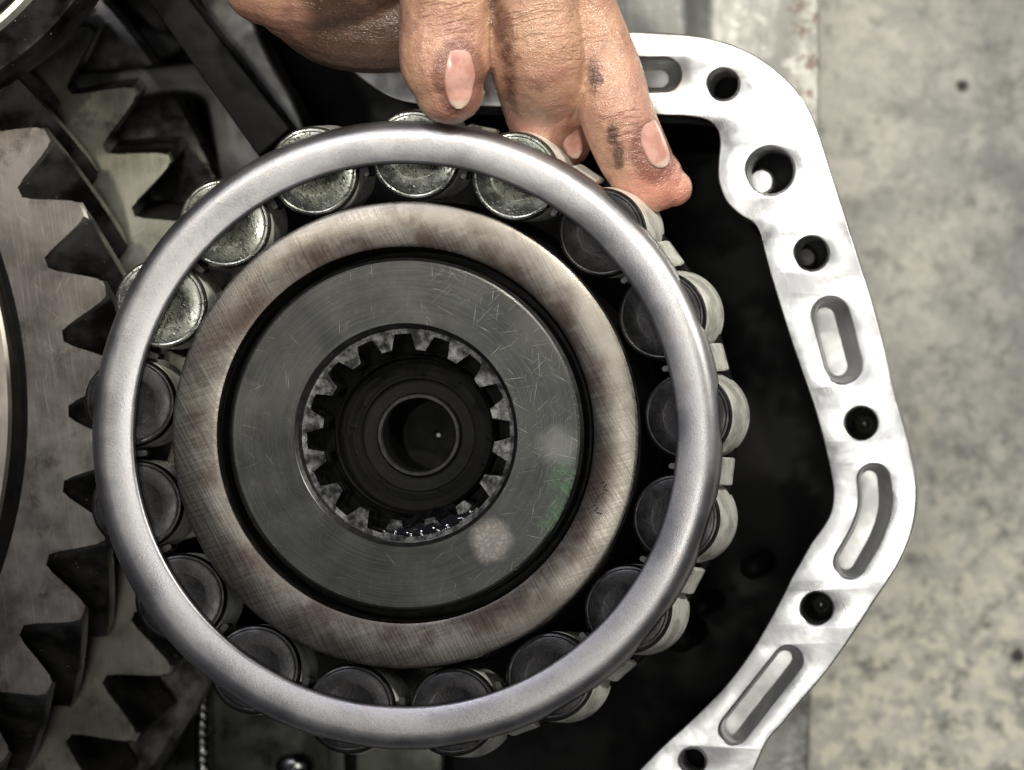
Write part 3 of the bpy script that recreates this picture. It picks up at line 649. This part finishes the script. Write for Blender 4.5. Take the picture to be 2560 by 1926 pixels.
tube(bm, [(1440, -420, 10, 10), (1412, -260, 0, 8.4), (1422, -90, -5, 7.7), (1447, 20, -8, 7.6), (1482, 110, -9, 7.6), (1514, 200, -9.5, 7.8), (1543, 290, -9, 7.4), (1574, 365, -11, 7.4), (1605, 425, -13, 7.0), (1630, 458, -14, 6.0)], flat=.92)  # ring finger
tube(bm, [(1645, 440, -14, 5.2), (1668, 460, -14.6, 4.6), (1684, 470, -15, 3.8)])
tube(bm, [(1530, -430, 4, 9), (1590, -300, -4, 7.8), (1600, -230, -12, 7.4), (1550, -190, -18, 7.0), (1490, -230, -20, 6)])   # little finger, curled under
tube(bm, [(1150, -380, -6, 14), (960, -150, -6, 13), (830, -70, -8, 13), (740, -52, -9, 11.5), (672, -55, -10, 9.6)], flat=.9)                     # thumb, bent back
tube(bm, [(1130, -80, -9, 11), (1060, 20, -12, 11.0), (960, 42, -13, 11.4), (850, 22, -13, 12.0), (760, -20, -12, 10.5)], flat=.85)                # ball of the thumb
tube(bm, [(1120, -520, 20, 24), (1260, -540, 24, 27), (1420, -520, 16, 22)])
tube(bm, [(1280, -480, 8, 25), (1290, -800, 14, 24), (1300, -1200, 26, 23), (1310, -1700, 40, 27)])
me = bpy.data.meshes.new('hand_raw'); bmesh.ops.recalc_face_normals(bm, faces=bm.faces); bm.to_mesh(me); bm.free()
ho = bpy.data.objects.new('hand_raw', me); COL.objects.link(ho)
md = ho.modifiers.new('r', 'REMESH'); md.mode = 'VOXEL'; md.voxel_size = .5
md = ho.modifiers.new('s', 'SMOOTH'); md.factor = .5; md.iterations = 3
dg = bpy.context.evaluated_depsgraph_get(); dg.update()
hm = bpy.data.meshes.new_from_object(ho.evaluated_get(dg)); bpy.data.objects.remove(ho)
for v in hm.vertices: v.co *= S
hm.materials.clear(); hm.shade_smooth(); hm.name = 'hand'
from mathutils.bvhtree import BVHTree
bvh = BVHTree.FromPolygons([v.co / S for v in hm.vertices], [p.vertices[:] for p in hm.polygons])
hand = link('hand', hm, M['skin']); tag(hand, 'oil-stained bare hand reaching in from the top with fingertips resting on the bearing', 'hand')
def nail(px, py, z, axis, normal, wd, ln, rad):      # (px, py, z) lies on the finger's axis
    c = W(px, py, z); ax = Vector(axis).normalized(); nn = Vector(normal).normalized(); nn = (nn - ax * nn.dot(ax)).normalized(); sd = nn.cross(ax)
    bm = bmesh.new(); U, V = 20, 22; rows = []
    la = bm.verts.layers.float.new('along'); le = bm.verts.layers.float.new('edge')
    h0 = bvh.ray_cast(c, nn); base = min(h0[3], rad * 1.25) if h0[0] is not None else rad
    for i in range(V + 1):
        v = i / V; row = []
        wv = wd * (1 - abs(2 * v - 1) ** 3.4) ** .42 if 0 < v < 1 else wd * .25
        for j in range(U + 1):
            u = j / U * 2 - 1; th = u * wv / 2 / base
            d = nn * math.cos(th) + sd * math.sin(th); o = c + ax * (v - .5) * ln
            h = bvh.ray_cast(o, d); r = base
            if h[0] is not None and abs(h[3] - base) < base * .5: r = h[3]
            r = r * .8 + base * .2
            nv = bm.verts.new(o + d * (r + .20 - .40 * abs(u) ** 4 - .35 * max(0, 1 - v * 7))); nv[la] = v; nv[le] = max(abs(u), 1 - v * 6) if v < .5 else abs(u); row.append(nv)
        rows.append(row)
    for a, b in zip(rows, rows[1:]):
        for j in range(U): bm.faces.new([a[j], a[j + 1], b[j + 1], b[j]])
    bmesh.ops.solidify(bm, geom=bm.faces[:], thickness=.3)
    return link('fingernail', finish(bm, 'fingernail', 70), M['nail'], hand)
nail(1116, 198, 3.0, (.06, -.98, -.06), (.56, .0, .82), 7.4, 12.4, 7.6)
nail(1396, 362, -17, (.45, -.85, -.2), (.50, .2, .85), 5.6, 8.0, 6.2)
nail(1584, 385, -11.5, (.48, -.85, -.14), (.74, .30, .62), 8.2, 10.5, 7.2)
